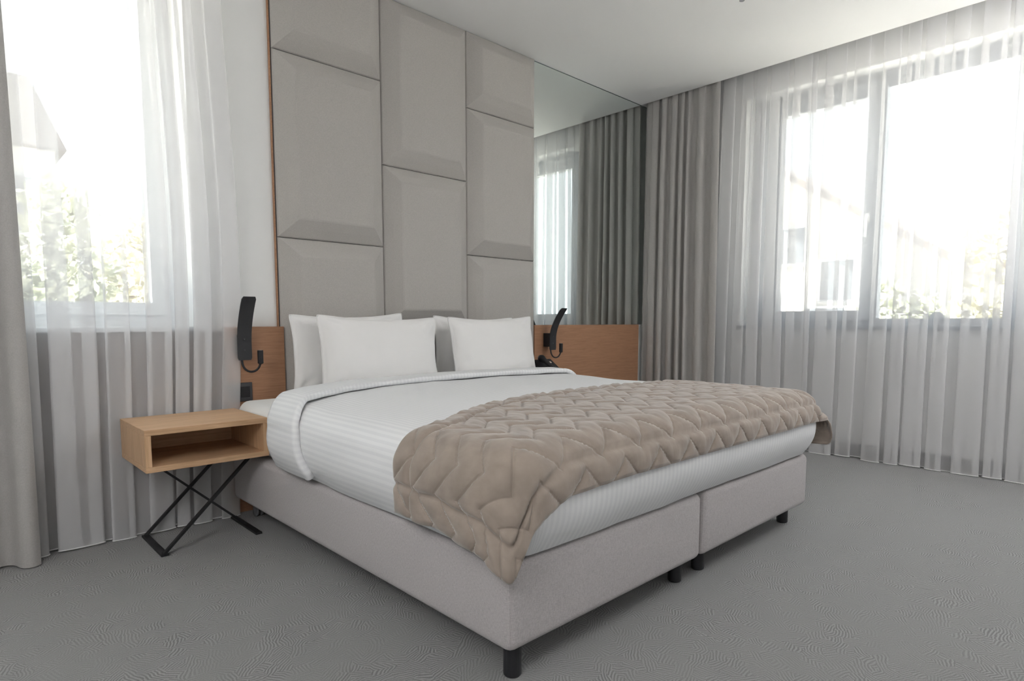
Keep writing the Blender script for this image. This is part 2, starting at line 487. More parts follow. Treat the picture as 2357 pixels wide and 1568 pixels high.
# --- right window: sashes and fixed lights in turn
def make_window_right():
    w = bpy.data.objects.new('window_1', None); COL.objects.link(w)
    w.location = (3.48, (RW0 + RW1) / 2, SILL); structure(w)
    x0, x1 = 3.45, 3.53
    yc = [RW0 - 0.02, -1.635, -2.36, -3.09, RW1 + 0.02]
    g = [box_geo(x0 + .01, x1, RW1, RW0, SILL, SILL + 0.05), box_geo(x0 + .01, x1, RW1, RW0, HEAD - 0.06, HEAD),
         box_geo(x0 + .01, x1, RW0 - 0.06, RW0, SILL + .05, HEAD - .06), box_geo(x0 + .01, x1, RW1, RW1 + 0.06, SILL + .05, HEAD - .06)]
    obj('frame', *join(g), 'frame', w)
    for y in yc[1:-1]:
        box('mullion', x0, x1, y - 0.032, y + 0.032, SILL + .05, HEAD - .06, 'frame', w, bev=0.003)
    for k in range(4):
        ya, yb = yc[k], yc[k + 1]
        a = ya - (0.055 if k == 0 else 0.032); b = yb + (0.055 if k == 3 else 0.032)
        if k % 2 == 0:      # opening sash with a wide frame
            zl, zh, t = SILL + 0.05, HEAD - 0.06, 0.055
            xs0 = x0 - 0.012
            a0, b0 = a + 0.012, b - 0.012
            t1 = 0.150 if k == 0 else 0.06
            gg = [box_geo(xs0, x1 - .02, b0, a0, zl - .012, zl + t), box_geo(xs0, x1 - .02, b0, a0, zh - 0.09, zh + .01),
                  box_geo(xs0, x1 - .02, a0 - t1, a0, zl + t, zh - 0.09), box_geo(xs0, x1 - .02, b0, b0 + 0.05, zl + t, zh - 0.09)]
            s = obj('sash', *join(gg), 'frame', w)
            box('pane', 3.485, 3.493, b0 + .05, a0 - t1, zl + t, zh - .09, 'glass', s)
            hb = box_geo(xs0 - .012, xs0, b0 + .012, b0 + .036, 1.55, 1.61, .003)
            hh = box_geo(xs0 - .04, xs0 - .026, b0 + .016, b0 + .032, 1.45, 1.59, .004)
            hn = box_geo(xs0 - .03, xs0 - .01, b0 + .018, b0 + .030, 1.57, 1.585, .002)
            obj('window_handle', *join([hb, hh, hn]), 'rail', s)
        else:
            box('pane', 3.485, 3.493, b, a, SILL + .05, HEAD - .09, 'glass', w)
            box('glazing_bead', 3.47, 3.485, b, a, HEAD - .105, HEAD - .06, 'frame', w)
    # half-round stop standing on the lower frame of the second light
    V = [(x, -2.011 + 0.037 * math.cos(math.pi * i / 16), SILL + 0.05 + 0.042 * math.sin(math.pi * i / 16)) for x in (3.425, 3.45) for i in range(17)]
    F = [list(range(17)), list(range(17, 34))[::-1]] + [[i + 1, i, i + 17, i + 18] for i in range(16)] + [[0, 16, 33, 17]]
    obj('round_stop', V, F, 'frame', w)
    box('window_sill', XW - 0.035, 3.46, RW1 - .03, RW0 + .03, SILL - 0.022, SILL + 0.004, 'sill_dark', w, bev=0.003)
    return w
make_window_right()

def make_window_left():
    w = bpy.data.objects.new('window_2', None); COL.objects.link(w)
    w.location = ((LW0 + LW1) / 2, .24, SILL); structure(w)
    y0, y1 = 0.20, 0.28
    g = [box_geo(LW0, LW1, y0, y1, SILL, SILL + 0.06), box_geo(LW0, LW1, y0, y1, HEAD - 0.07, HEAD),
         box_geo(LW1 - 0.07, LW1, y0, y1, SILL + .06, HEAD - .07), box_geo(LW0, LW0 + 0.07, y0, y1, SILL + .06, HEAD - .07)]
    obj('frame', *join(g), 'frame_white', w)
    g = [box_geo(LW0 + .07, LW1 - .07, y0 - .012, y1 - .02, SILL + .06, SILL + 0.115), box_geo(LW0 + .07, LW1 - .07, y0 - .012, y1 - .02, HEAD - 0.13, HEAD - .07),
         box_geo(LW1 - 0.125, LW1 - .07, y0 - .012, y1 - .02, SILL + .115, HEAD - .13), box_geo(LW0 + .07, LW0 + 0.13, y0 - .012, y1 - .02, SILL + .115, HEAD - .13)]
    s = obj('sash', *join(g), 'frame_white', w)
    box('pane', LW0 + .13, LW1 - .125, .235, .243, SILL + .115, HEAD - .13, 'glass', s)
    box('window_sill', LW0 - .03, LW1 + .03, -0.035, 0.21, SILL - 0.014, SILL + 0.008, 'sill_white', w, bev=0.003)
make_window_left()

# ------------------------------------------------------------------ upholstered wall behind the bed
PX0, PW = 0.133, 0.5854
YB, YP = -0.012, -0.062        # seam depth and face of the panels
def pillow_panel(x0, x1, z0, z1, parent):
    """bevelled upholstered tile: seam edge, sloped border, flat face"""
    prof = [(0.0, 0.0), (0.0, -0.006), (0.004, -0.013), (0.010, -0.017), (0.045, -0.041), (0.084, -0.064), (0.092, -0.0665), (0.10, -0.067)]
    V, F = [], []
    n = len(prof)
    e = 0.0015
    for d, y in prof:
        a, b_, c, dd = x0 + e + d, x1 - e - d, z0 + e + d, z1 - e - d
        V += [(a, YB + y, c), (b_, YB + y, c), (b_, YB + y, dd), (a, YB + y, dd)]
    for i in range(n - 1):
        for k in range(4):
            F.append([i * 4 + k, i * 4 + (k + 1) % 4, (i + 1) * 4 + (k + 1) % 4, (i + 1) * 4 + k])
    F.append([(n - 1) * 4 + k for k in range(4)])
    return obj('panel', V, F, 'panel', parent)
hb = thing('upholstered_wall_panelling', (PX0 + 1.5 * PW, -0.01, 0), 'tall padded greige fabric wall of raised rectangles behind the bed', 'wall panelling')
box('backing_board', PX0 - .004, PX0 + 3 * PW, YB, -0.001, 0.0, H, 'skirting', hb)
rows = {0: [0.0, 0.429, 1.301, 2.173, H], 1: [0.0, 0.871, 1.739, H], 2: [0.0, 0.429, 1.301, 2.173, H]}
for c in range(3):
    zz = rows[c]
    for a, b_ in zip(zz[:-1], zz[1:]):
        pillow_panel(PX0 + c * PW, PX0 + (c + 1) * PW, a, b_, hb)
box('edge_strip', PX0 - 0.010, PX0 - 0.0045, -0.014, -0.001, 0.0, H, 'veneer', hb)

WZ = 0.871
o = box('headboard_side_board', -0.13, PX0 + 0.006, -0.045, -0.001, 0.0, WZ, 'veneer', bev=0.002)
tag(o, 'brown oak veneer side board beneath the white wall next to the wooden nightstand', 'headboard')
o = box('headboard_side_board', PX0 + 3 * PW + .002, 3.112, -0.028, -0.001, 0.0, WZ, 'veneer', bev=0.002)
tag(o, 'wide brown oak veneer side board below the mirror next to the grey drape', 'headboard')

mir = thing('wall_mirror', (2.5, -0.005, WZ), 'tall frameless wall mirror above the brown board reflecting the grey drape and sheers', 'mirror')
box('mirror_glass', PX0 + 3 * PW + .002, XW - .002, -0.006, -0.001, WZ + .001, H - 0.004, 'mirror', mir)
box('top_edge', PX0 + 3 * PW + .002, XW - .002, -0.008, -0.001, H - 0.004, H - 0.0005, 'mirror_edge', mir)

# ------------------------------------------------------------------ bed: two box springs
BX0, BX1, BYF, BYH = -0.148, 1.652, -1.944, -0.108
BZ0, BZ1 = 0.093, 0.322
BM = (BX0 + BX1) / 2
def box_spring(x0, x1, label, legs, casters):
    t = thing('box_spring', ((x0 + x1) / 2, (BYF + BYH) / 2, 0), label, 'bed base', 'box spring halves of the bed')
    v, f = box_geo(x0, x1, BYF, BYH, BZ0, BZ1, 0.028, 5)
    obj('upholstered_body', v, f, 'base', t, True)
    z0 = BZ0 + 0.002
    for lx, ly in legs:
        prof = [(0.021, 0.0), (0.0235, 0.004), (0.0235, z0 + .004)]
        obj('leg', *lathe_geo(prof, (lx, ly, 0), 24), 'blackplastic', t, False)
    for lx, ly in casters:
        c = obj('caster', *join([lathe_geo([(0.012, 0.045), (0.012, z0 + .004)], (lx, ly, 0), 14), box_geo(lx - .016, lx + .016, ly - .004, ly + .004, .02, .05, .002)]), 'blackplastic', t)
        for s in (-1, 1):
            vv, ff = lathe_geo([(0.012, -0.007), (0.024, -0.006), (0.026, -.002), (0.026, .002), (0.024, 0.006), (0.012, 0.007)], (0, 0, 0), 20)
            vv = [(lx + z + s * .011, ly + x, 0.0262 + y) for x, y, z in vv]
            obj('wheel', vv, ff, 'rubber', c, True)
    # piped seams on the corners and a hem line at the bottom
    for sx in (x0 + .009, x1 - .009):
        obj('corner_seam', *tube_geo([(sx, BYF + .009, BZ0 + .018), (sx, BYF + .009, BZ1 - .02)], 0.0022, 6), 'base', t)
    return t
box_spring(BX0, BM - 0.004, 'left half of the grey fabric box spring base beside the wooden nightstand', [(-0.083, -1.885), (0.715, -1.862)], [(-0.055, -0.15), (0.70, -0.15)])
box_spring(BM + 0.004, BX1, 'right half of the grey fabric box spring base towards the bright window wall', [(0.868, -1.862), (1.615, -1.855)], [(0.81, -0.15), (1.59, -0.15)])

v, f = box_geo(-0.125, 1.63, -1.925, -0.112, BZ1 + .001, 0.54, 0.05, 6)
o = obj('mattress', v, f, 'sheet', None, True)
tag(o, 'thick white mattress in a fitted sheet showing at the head of the bed', 'mattress')

# ------------------------------------------------------------------ bedding: draped surfaces around the bed outline
def outline(X0, X1, Y0, yl, yr, Rc, step, dens=None):
    """U path: head-left down the side, round the foot, up the right side -> points, outward normals, arc length"""
    segs = []
    def lin(p, q, n):
        p, q = np.array(p, float), np.array(q, float)
        L = np.linalg.norm(q - p); k = max(2, int(L / step))
        t = np.linspace(0, 1, k, endpoint=False)[:, None]
        segs.append((p + (q - p) * t, np.repeat(np.array([n], float), k, 0)))
    def arc(c, a0, a1):
        k = max(8, int(Rc * abs(a1 - a0) / step * 1.6))
        a = np.linspace(a0, a1, k, endpoint=False)
        n = np.stack([np.cos(a), np.sin(a)], 1)
        segs.append((np.array(c) + Rc * n, n))
    lin((X0, yl), (X0, Y0 + Rc), (-1, 0))
    arc((X0 + Rc, Y0 + Rc), math.pi, 1.5 * math.pi)
    lin((X0 + Rc, Y0), (X1 - Rc, Y0), (0, -1))
    arc((X1 - Rc, Y0 + Rc), 1.5 * math.pi, 2 * math.pi)
    lin((X1, Y0 + Rc), (X1, yr), (1, 0))
    P = np.concatenate([s[0] for s in segs] + [np.array([[X1, yr]])])
    Nn = np.concatenate([s[1] for s in segs] + [np.array([[1, 0]], float)])
    # smooth normals slightly
    for _ in range(3):
        Nn[1:-1] = (Nn[:-2] + 2 * Nn[1:-1] + Nn[2:]) / 4
    Nn /= np.linalg.norm(Nn, axis=1)[:, None]
    A = np.concatenate([[0], np.cumsum(np.linalg.norm(np.diff(P, axis=0), axis=1))])
    return P, Nn, A

OX0, OX1, OY0 = -0.183, 1.688, -1.985
ZT = 0.578
def ztop(x, y):
    cx = (x - 0.752) / 0.93
    return ZT + 0.016 * (1 - np.clip(cx * cx, 0, 1.3)) + 0.010 * smoothstep(-1.2, -0.3, y)

def drape_cloth(P, Nn, Kx, Ky, hem_z, n_top, n_arc, n_side, r, rz, off, side_fn):
    """rows: head edge -> top -> rounded edge -> side down to hem_z[w]; returns grid pos, uv and arc info"""
    nw = len(P)
    Oin = P - Nn * r
    K = np.stack([Kx, Ky], 1)
    rowsP, rowsUV, hemd = [], [], []
    for i in range(n_top):
        l = i / (n_top - 1)
        q = K + (Oin - K) * l
        z = ztop(q[:, 0], q[:, 1]) + off
        rowsP.append(np.column_stack([q, z])); rowsUV.append(q.copy())
    zt = ztop(Oin[:, 0], Oin[:, 1]) + off
    La = math.pi / 2 * (r + rz) / 2
    for i in range(1, n_arc + 1):
        a = i / n_arc * math.pi / 2
        q = Oin + Nn * (r + off) * math.sin(a)
        z = zt - (rz + off) * (1 - math.cos(a))
        rowsP.append(np.column_stack([q, z])); rowsUV.append(Oin + Nn * (La * i / n_arc))
    ze = zt - (rz + off)
    for i in range(1, n_side + 1):
        l = i / n_side
        z = ze + (hem_z - ze) * l
        q = P + Nn * (off + side_fn(np.arange(nw), z))[:, None]
        rowsP.append(np.column_stack([q, z])); rowsUV.append(Oin + Nn * (La + (ze - z))[:, None])
    return np.array(rowsP), np.array(rowsUV)

def grid_normals(G):
    du = np.gradient(G, axis=1); dv = np.gradient(G, axis=0)
    n = np.cross(du, dv)
    ln = np.linalg.norm(n, axis=2, keepdims=True); ln[ln < 1e-12] = 1
    n /= ln
    if n[:, :, 2].mean() < 0: n = -n
    return n

def cloth_obj(name, G, UV, mat, parent, thick=0.0, close=False):
    nr, nc = G.shape[:2]
    F = grid_faces(nr, nc)
    n = grid_normals(G)
    # face orientation to match
    V = G.reshape(-1, 3)
    a, b_, c = V[F[len(F) // 2][0]], V[F[len(F) // 2][1]], V[F[len(F) // 2][2]]
    if np.dot(np.cross(b_ - a, c - a), n.reshape(-1, 3)[F[len(F) // 2][0]]) < 0:
        F = F[:, ::-1]
    if thick:
        V2 = (G - n * thick).reshape(-1, 3)
        k = nr * nc
        F2 = F[:, ::-1] + k
        idx = np.arange(k).reshape(nr, nc)
        rim = np.concatenate([idx[0, :], idx[1:, -1], idx[-1, -2::-1], idx[-2:0:-1, 0]])
        q = np.stack([rim, np.roll(rim, -1), np.roll(rim, -1) + k, rim + k], 1)
        V = np.concatenate([V, V2]); F = np.concatenate([F, F2, q]); UVv = np.concatenate([UV.reshape(-1, 2)] * 2)
    else:
        UVv = UV.reshape(-1, 2)
    return obj(name, V, F, mat, parent, True, UVv)

duvet = thing('bed_cover_sheet', (0.75, -1.0, 0.55), 'white satin striped bed cover tucked over the mattress with a folded back top', 'bed cover')

def sheet_side(w, z):
    # bulge in the middle, tucked in at the bottom
    t = np.clip((0.50 - z) / 0.20, 0, 1)
    return 0.012 * np.sin(np.pi * np.clip(t * 1.1, 0, 1)) - 0.058 * t ** 2.2

def fold_y(x):
    return np.interp(x, [-0.2, -0.08, 0.0, 0.15, 0.33, 0.79, 1.2, 1.5, 1.7], [-0.90, -0.77, -0.72, -0.64, -0.59, -0.55, -0.54, -0.55, -0.60])
def head_y(x):
    return np.interp(x, [-0.2, -0.08, 0.0, 0.15, 0.33, 0.79, 1.2, 1.5, 1.7], [-0.66, -0.54, -0.49, -0.42, -0.385, -0.37, -0.365, -0.37, -0.40])

P, Nn, A = outline(OX0, OX1, OY0, -0.72, -0.46, 0.115, 0.016)
fr = A / A[-1]
kx = OX0 + .1 + (OX1 - OX0 - .2) * fr
G, UV = drape_cloth(P, Nn, kx, fold_y(kx) + 0.14, np.full(len(P), 0.326), 60, 12, 22, 0.10, 0.085, 0.0, sheet_side)
n = grid_normals(G)
flat = G.reshape(-1, 3)
wob = (vnoise(flat, 3.1, 2.0) * 0.006 + vnoise(flat, 9.0, 5.0) * 0.0016).reshape(G.shape[:2])
G = G + n * wob[:, :, None]
cloth_obj('sheet_body', G, UV, 'linen', duvet)

# the folded-back band across the head of the cover
def band():
    ns, nb = 150, 18
    # cross profile over the bed: left hem -> left side -> top -> right side -> hem, in (x, z, s)
    pts = []
    r, rz, off = 0.10, 0.09, 0.016
    zs = np.linspace(0.345, ZT + .02 - rz, 26)
    for z in zs:
        pts.append((OX0 - off - float(sheet_side(0, z)), z))
    for i in range(1, 14):
        a = math.pi / 2 * (1 - i / 14)
        pts.append((OX0 + r - (r + off) * math.sin(a), ZT + .02 - rz + (rz + off) * math.cos(a)))
    for x in np.linspace(OX0 + r, OX1 - r, 90):
        pts.append((x, float(ztop(x, -0.3)) + off + 0.006))
    for i in range(1, 14):
        a = math.pi / 2 * (i / 14)
        pts.append((OX1 - r + (r + off) * math.sin(a), ZT + .02 - rz + (rz + off) * math.cos(a)))
    for z in zs[::-1]:
        pts.append((OX1 + off + float(sheet_side(0, z)), z))
    pts = np.array(pts)
    s = np.concatenate([[0], np.cumsum(np.linalg.norm(np.diff(pts, axis=0), axis=1))])
    s0 = s[26 + 13] + OX0 + r   # uv offset
    xc = np.clip(pts[:, 0], OX0, OX1)
    drop = np.clip(0.56 - pts[:, 1], 0, .3)
    left = pts[:, 0] < 0.5
    yh = head_y(xc) + np.where(left, -0.02, -.03) * drop / .25
    yf = fold_y(xc) + np.where(left, -0.10, -.03) * drop / .25
    # outward direction of the profile
    d = np.gradient(pts, axis=0); nn = np.stack([-d[:, 1], d[:, 0]], 1); nn /= np.linalg.norm(nn, axis=1)[:, None]
    if nn[70, 1] < 0: nn = -nn
    rows, uvs = [], []
    # across the band: rounded thick head edge, belly, rounded front roll, tucked under
    prof = [(-.03, -0.030), (-0.012, -0.020), (0.0, -0.006), (0.03, 0.002)] + [(t, 0.004 + 0.004 * math.sin(t * 3.1)) for t in np.linspace(0.10, 0.88, 16)] + \
           [(0.93, 0.007), (0.965, 0.006), (0.985, 0.003), (0.996, -0.002), (1.0, -0.007), (0.995, -0.012), (0.98, -0.017), (0.94, -0.021)]
    for t, h in prof:
        y = yh + (yf - yh) * t
        q = pts + nn * h
        rows.append(np.column_stack([q[:, 0], y, q[:, 1]])); uvs.append(np.column_stack([s - s0 + OX0, y]))
    G = np.array(rows); UVb = np.array(uvs)
    nrm = grid_normals(G)
    fl = G.reshape(-1, 3)
    w = (vnoise(fl, 4.0, 9.0) * 0.005 + vnoise(fl, 11.0, 3.0) * 0.0015).reshape(G.shape[:2])
    G = G + nrm * w[:, :, None]
    return G, UVb
G, UV = band()
cloth_obj('folded_band', G, UV, 'linen', duvet)

# ------------------------------------------------------------------ quilted velvet runner
def make_runner():
    OFF = 0.014
    RC = 0.112
    P, Nn, A = outline(OX0, OX1, OY0, -1.53, -1.30, RC, 0.0065)
    nw = len(P)
    fr = A / A[-1]
    kx = OX0 + .10 + (OX1 - OX0 - .20) * fr
    ky = np.interp(kx, [-0.2, -0.07, 0.0, 0.2, 0.5, 1.0, 1.5, 1.7], [-1.531, -1.529, -1.49, -1.385, -1.30, -1.265, -1.27, -1.295]) + 0.003 * np.sin((kx + .083) * 37)
    LL = abs(-1.53 - (OY0 + RC)); La = RC * math.pi / 2
    a_foot0 = LL + La                      # where the foot run begins
    a_foot1 = a_foot0 + (OX1 - OX0 - 2 * RC)
    hem = np.interp(A, [0, LL * .5, LL * .9, LL + La * .15, LL + La * .40, LL + La * .52, LL + La * .58, LL + La * .74, a_foot0 + .005, a_foot0 + .07, a_foot0 + .3, a_foot1 - .02, a_foot1 + La * .45, a_foot1 + La * .6, A[-1]],
                    [.366, .362, .348, .338, .312, .294, .335, .405, .444, .470, .478, .476, .472, .350, .350])
    kern = np.array([1, 2, 3, 2, 1]) / 9
    hem = np.convolve(np.pad(hem, 2, mode='edge'), kern, mode='valid')
    hem = hem + 0.003 * np.sin(A * 41) * (A < a_foot0)
    # how the skirt stands off the mattress
    cornerL = np.exp(-((A - (LL + La * .50)) / .05) ** 2)
    cornerR = np.exp(-((A - (a_foot1 + La * .5)) / .05) ** 2)
    rightside = smoothstep(a_foot1 + La * .5, a_foot1 + La + .1, A)
    def side(w, z):
        d = np.clip((0.50 - z) / .17, 0, 1.1)
        base = 0.006 * d - 0.010 * d * d
        return base + 0.030 * cornerL * d + 0.105 * cornerR * d ** .5 + 0.012 * rightside * d + 0.006 * np.sin(A * 23) * d * (A < LL)
    G, UV = drape_cloth(P, Nn, kx, ky, hem, 112, 16, 30, 0.10, 0.085, OFF, side)
    nr = G.shape[0]
    # the right foot corner of the throw stands out beyond the mattress
    outr = cornerR[None, :] * smoothstep(0.09, 0.0, G[:, :, 2] - (ZT - 0.10))[:, :]
    n = grid_normals(G)
    s, t = UV[:, :, 0], UV[:, :, 1]
    per, sp = 0.165, 0.095
    ph = (s - 0.064) / per
    tri = 4 * np.abs(ph - np.floor(ph + 0.5)) - 1          # -1 .. 1
    u = (t + 1.718 + 0.0825 / 2 * (tri + 1)) / sp
    fq = u - np.floor(u)
    dst = np.minimum(fq, 1 - fq) * 0.067
    puff = (1 - np.exp(-dst / 0.0070)) * (0.8 + 0.2 * np.sin(np.pi * fq))
    # distance to hem and to head edge for the border seams
    seg = np.linalg.norm(np.diff(G, axis=0), axis=2)
    cum = np.concatenate([np.zeros((1, nw)), np.cumsum(seg, 0)])
    dh = cum[-1:] - cum                                   # from hem
    dk = t - 0
    headd = np.abs(t - np.interp(s, kx, ky))
    headd = np.where(np.arange(nr)[:, None] < 112, headd, 1.0)
    headd = np.minimum(headd, np.abs(A[None, :]) + 0 * t + np.where(np.arange(nr)[:, None] < 100, 1.0, 0))
    seam = 1 - np.exp(-((dh - 0.082) / .010) ** 2)
    seam *= 1 - np.exp(-((headd - 0.075) / .010) ** 2)
    edge = smoothstep(0.0, 0.012, dh) * smoothstep(0.0, 0.012, headd)
    fl = G.reshape(-1, 3)
    uvw = np.column_stack([UV.reshape(-1, 2), np.zeros(nr * nw)])
    wr = vnoise(uvw * np.array([1, 1, 1]), 26.0, 4.0).reshape(nr, nw)
    wr2 = vnoise(uvw * np.array([1.0, .35, 1]), 60.0, 8.0).reshape(nr, nw)
    big = vnoise(fl, 5.0, 1.0).reshape(nr, nw)
    hgt = (0.0100 * puff * seam + 0.0026 * wr * puff + 0.0013 * wr2) * (0.35 + 0.65 * edge) + 0.004 * big - 0.0055 * np.exp(-((dh - 0.082) / .0075) ** 2) - 0.0045 * np.exp(-((headd - 0.075) / .0075) ** 2)
    G2 = G + n * hgt[:, :, None]
    return G2, UV
G, UV = make_runner()
runner = cloth_obj('bed_runner', G, UV, 'velvet', None, thick=0.007)
tag(runner, 'taupe velvet bed runner quilted in zigzags draped over the foot of the bed', 'bed runner')

# ------------------------------------------------------------------ pillows
def make_pillow(label, cx, yb, zb, w, h, th, lean, yaw, seed, roll=0.0):
    nu, nv = 46, 34
    V = []; F = []
    def side(sg):
        out = []
        for j in range(nv):
            v = -1 + 2 * j / (nv - 1)
            for i in range(nu):
                u = -1 + 2 * i / (nu - 1)
                uu, vv = math.copysign(abs(u) ** .85, u), math.copysign(abs(v) ** .85, v)
                x = uu * w / 2 * (1 - 0.055 * (1 - v * v) ** 1.0 * abs(u) ** 3 - 0.025 * abs(v) ** 10 * abs(u) ** 6)
                z = vv * h / 2 * (1 - (0.13 if v > 0 else 0.06) * (1 - u * u) ** 1.0 * abs(v) ** 3 - 0.035 * abs(u) ** 10 * abs(v) ** 6)
                f = max(0.0, (1 - u ** 4) * (1 - v ** 4)) ** 0.5 * (0.55 + 0.45 * (1 - u * u)) * (0.72 + 0.28 * (1 - v * v))
                f *= 1.0 - 0.22 * v          # heavier at the bottom
                wr = mnoise.noise(Vector((u * 2.2 + seed, v * 1.8, sg * 3.0))) * 0.010 + mnoise.noise(Vector((u * 6 + seed, v * 4.0, sg * 5.0))) * 0.004
                rad = math.hypot(abs(u) - 1, abs(v) - 1)
                a = math.atan2(1 - abs(v), 1 - abs(u))
                wr += 0.006 * math.sin(a * 9 + seed) * math.exp(-((rad - .35) / .25) ** 2)
                y = sg * (th / 2 * f + wr * min(1, f * 3)) + 0.0025 * sg * (1 if f > 0 else 0)
                y += 0.012 * mnoise.noise(Vector((u * 1.5, v * 1.5, seed))) * (1 - f)
                out.append((x, y, z))
        return out
    V = side(-1) + side(1)
    k = nu * nv
    for j in range(nv - 1):
        for i in range(nu - 1):
            a = j * nu + i
            F.append([a, a + 1, a + nu + 1, a + nu]); F.append([k + a, k + a + nu, k + a + nu + 1, k + a + 1])
    idx = np.arange(k).reshape(nv, nu)
    rim = list(idx[0, :]) + list(idx[1:, -1]) + list(idx[-1, -2::-1]) + list(idx[-2:0:-1, 0])
    for a, b_ in zip(rim, rim[1:] + rim[:1]):
        F.append([int(b_), int(a), int(a) + k, int(b_) + k])
    m = Matrix.Translation((cx, yb, zb)) @ Matrix.Rotation(R(yaw), 4, 'Z') @ Matrix.Rotation(R(-lean), 4, 'X') @ Matrix.Rotation(R(roll), 4, 'Y') @ Matrix.Translation((0, 0, h / 2))
    V = [tuple(m @ Vector(p)) for p in V]
    t = thing('pillow', (cx, yb, zb), label, 'pillow', 'white pillows against the panelled wall')
    obj('pillow_case', V, F, 'pillow', t, True)
    # stitched seam of the flange along the rim
    ring = [V[int(a)] for a in rim]
    obj('seam', *tube_geo(ring + [ring[0]], 0.0028, 6, False), 'pillow', t, True)
    return t
make_pillow('white pillow leaning on the fabric wall behind the front pillow nearest the nightstand', 0.452, -0.145, 0.544, 0.65, 0.395, 0.10, 2, 2, 1.3, -1.0)
make_pillow('front white pillow of the pair nearest the nightstand', 0.537, -0.305, 0.542, 0.675, 0.388, 0.135, 8, -2, 4.1, 1.0)
make_pillow('white pillow half hidden behind the front pillow of the pair nearest the telephone', 1.265, -0.148, 0.544, 0.62, 0.385, 0.10, 2, 0, 7.7, 1.0)
make_pillow('front white pillow of the pair nearest the black telephone', 1.312, -0.300, 0.542, 0.68, 0.390, 0.135, 8, 2, 9.2, -0.5)

# ------------------------------------------------------------------ nightstands
def make_nightstand(label):
    x0, x1, y0, y1, z0, z1, t = -0.573, -0.128, -0.487, -0.105, 0.348, 0.505, 0.021
    r = thing('nightstand', (x0 + .2225, (y0 + y1) / 2, 0), label, 'nightstand')
    box('top_board', x0, x1, y0, y1, z1 - t, z1, 'oak', r, bev=0.0015)
    box('bottom_board', x0, x1, y0, y1, z0, z0 + t, 'oak', r, bev=0.0015)
    box('side_board', x0, x0 + t, y0, y1, z0 + t, z1 - t, 'oak_side', r, bev=0.001)
    box('side_board', x1 - t, x1, y0, y1, z0 + t, z1 - t, 'oak_side', r, bev=0.001)
    box('back_board', x0 + t, x1 - t, y1 - .012, y1 - .002, z0 + t, z1 - t, 'oak', r)
    w, th = 0.018, 0.009
    fl, fr_ = -0.508, -0.150
    obj('leg', *bar_geo((fl, -0.395, .008), (-0.160, -0.395, z0 + .002), w, th, (0, 1, 0)), 'black', r)
    obj('leg', *bar_geo((fl, -0.118, .008), (-0.160, -0.118, z0 + .002), w, th, (0, 1, 0)), 'black', r)
    obj('leg', *bar_geo((fr_, -0.255, .008), (-0.513, -0.255, z0 + .002), w, th, (0, 1, 0)), 'black', r)
    box('foot_bar', fl - .012, fl + .014, -0.405, -0.105, 0.0, .009, 'black', r, bev=.001)
    box('foot_bar', fr_ - .014, fr_ + .012, -0.405, -0.105, 0.0, .009, 'black', r, bev=.001)
    return r
ns = make_nightstand('oak nightstand with open compartment and crossed black metal legs before the sheer curtain')
def copy_tree(o, parent=None):
    c = o.copy(); COL.objects.link(c); c.parent = parent
    for ch in list(o.children): copy_tree(ch, c)
    return c
ns2 = copy_tree(ns)
ns2.location.x += 2.30
ns2['label'] = 'oak nightstand hidden behind the bed carrying the black telephone'

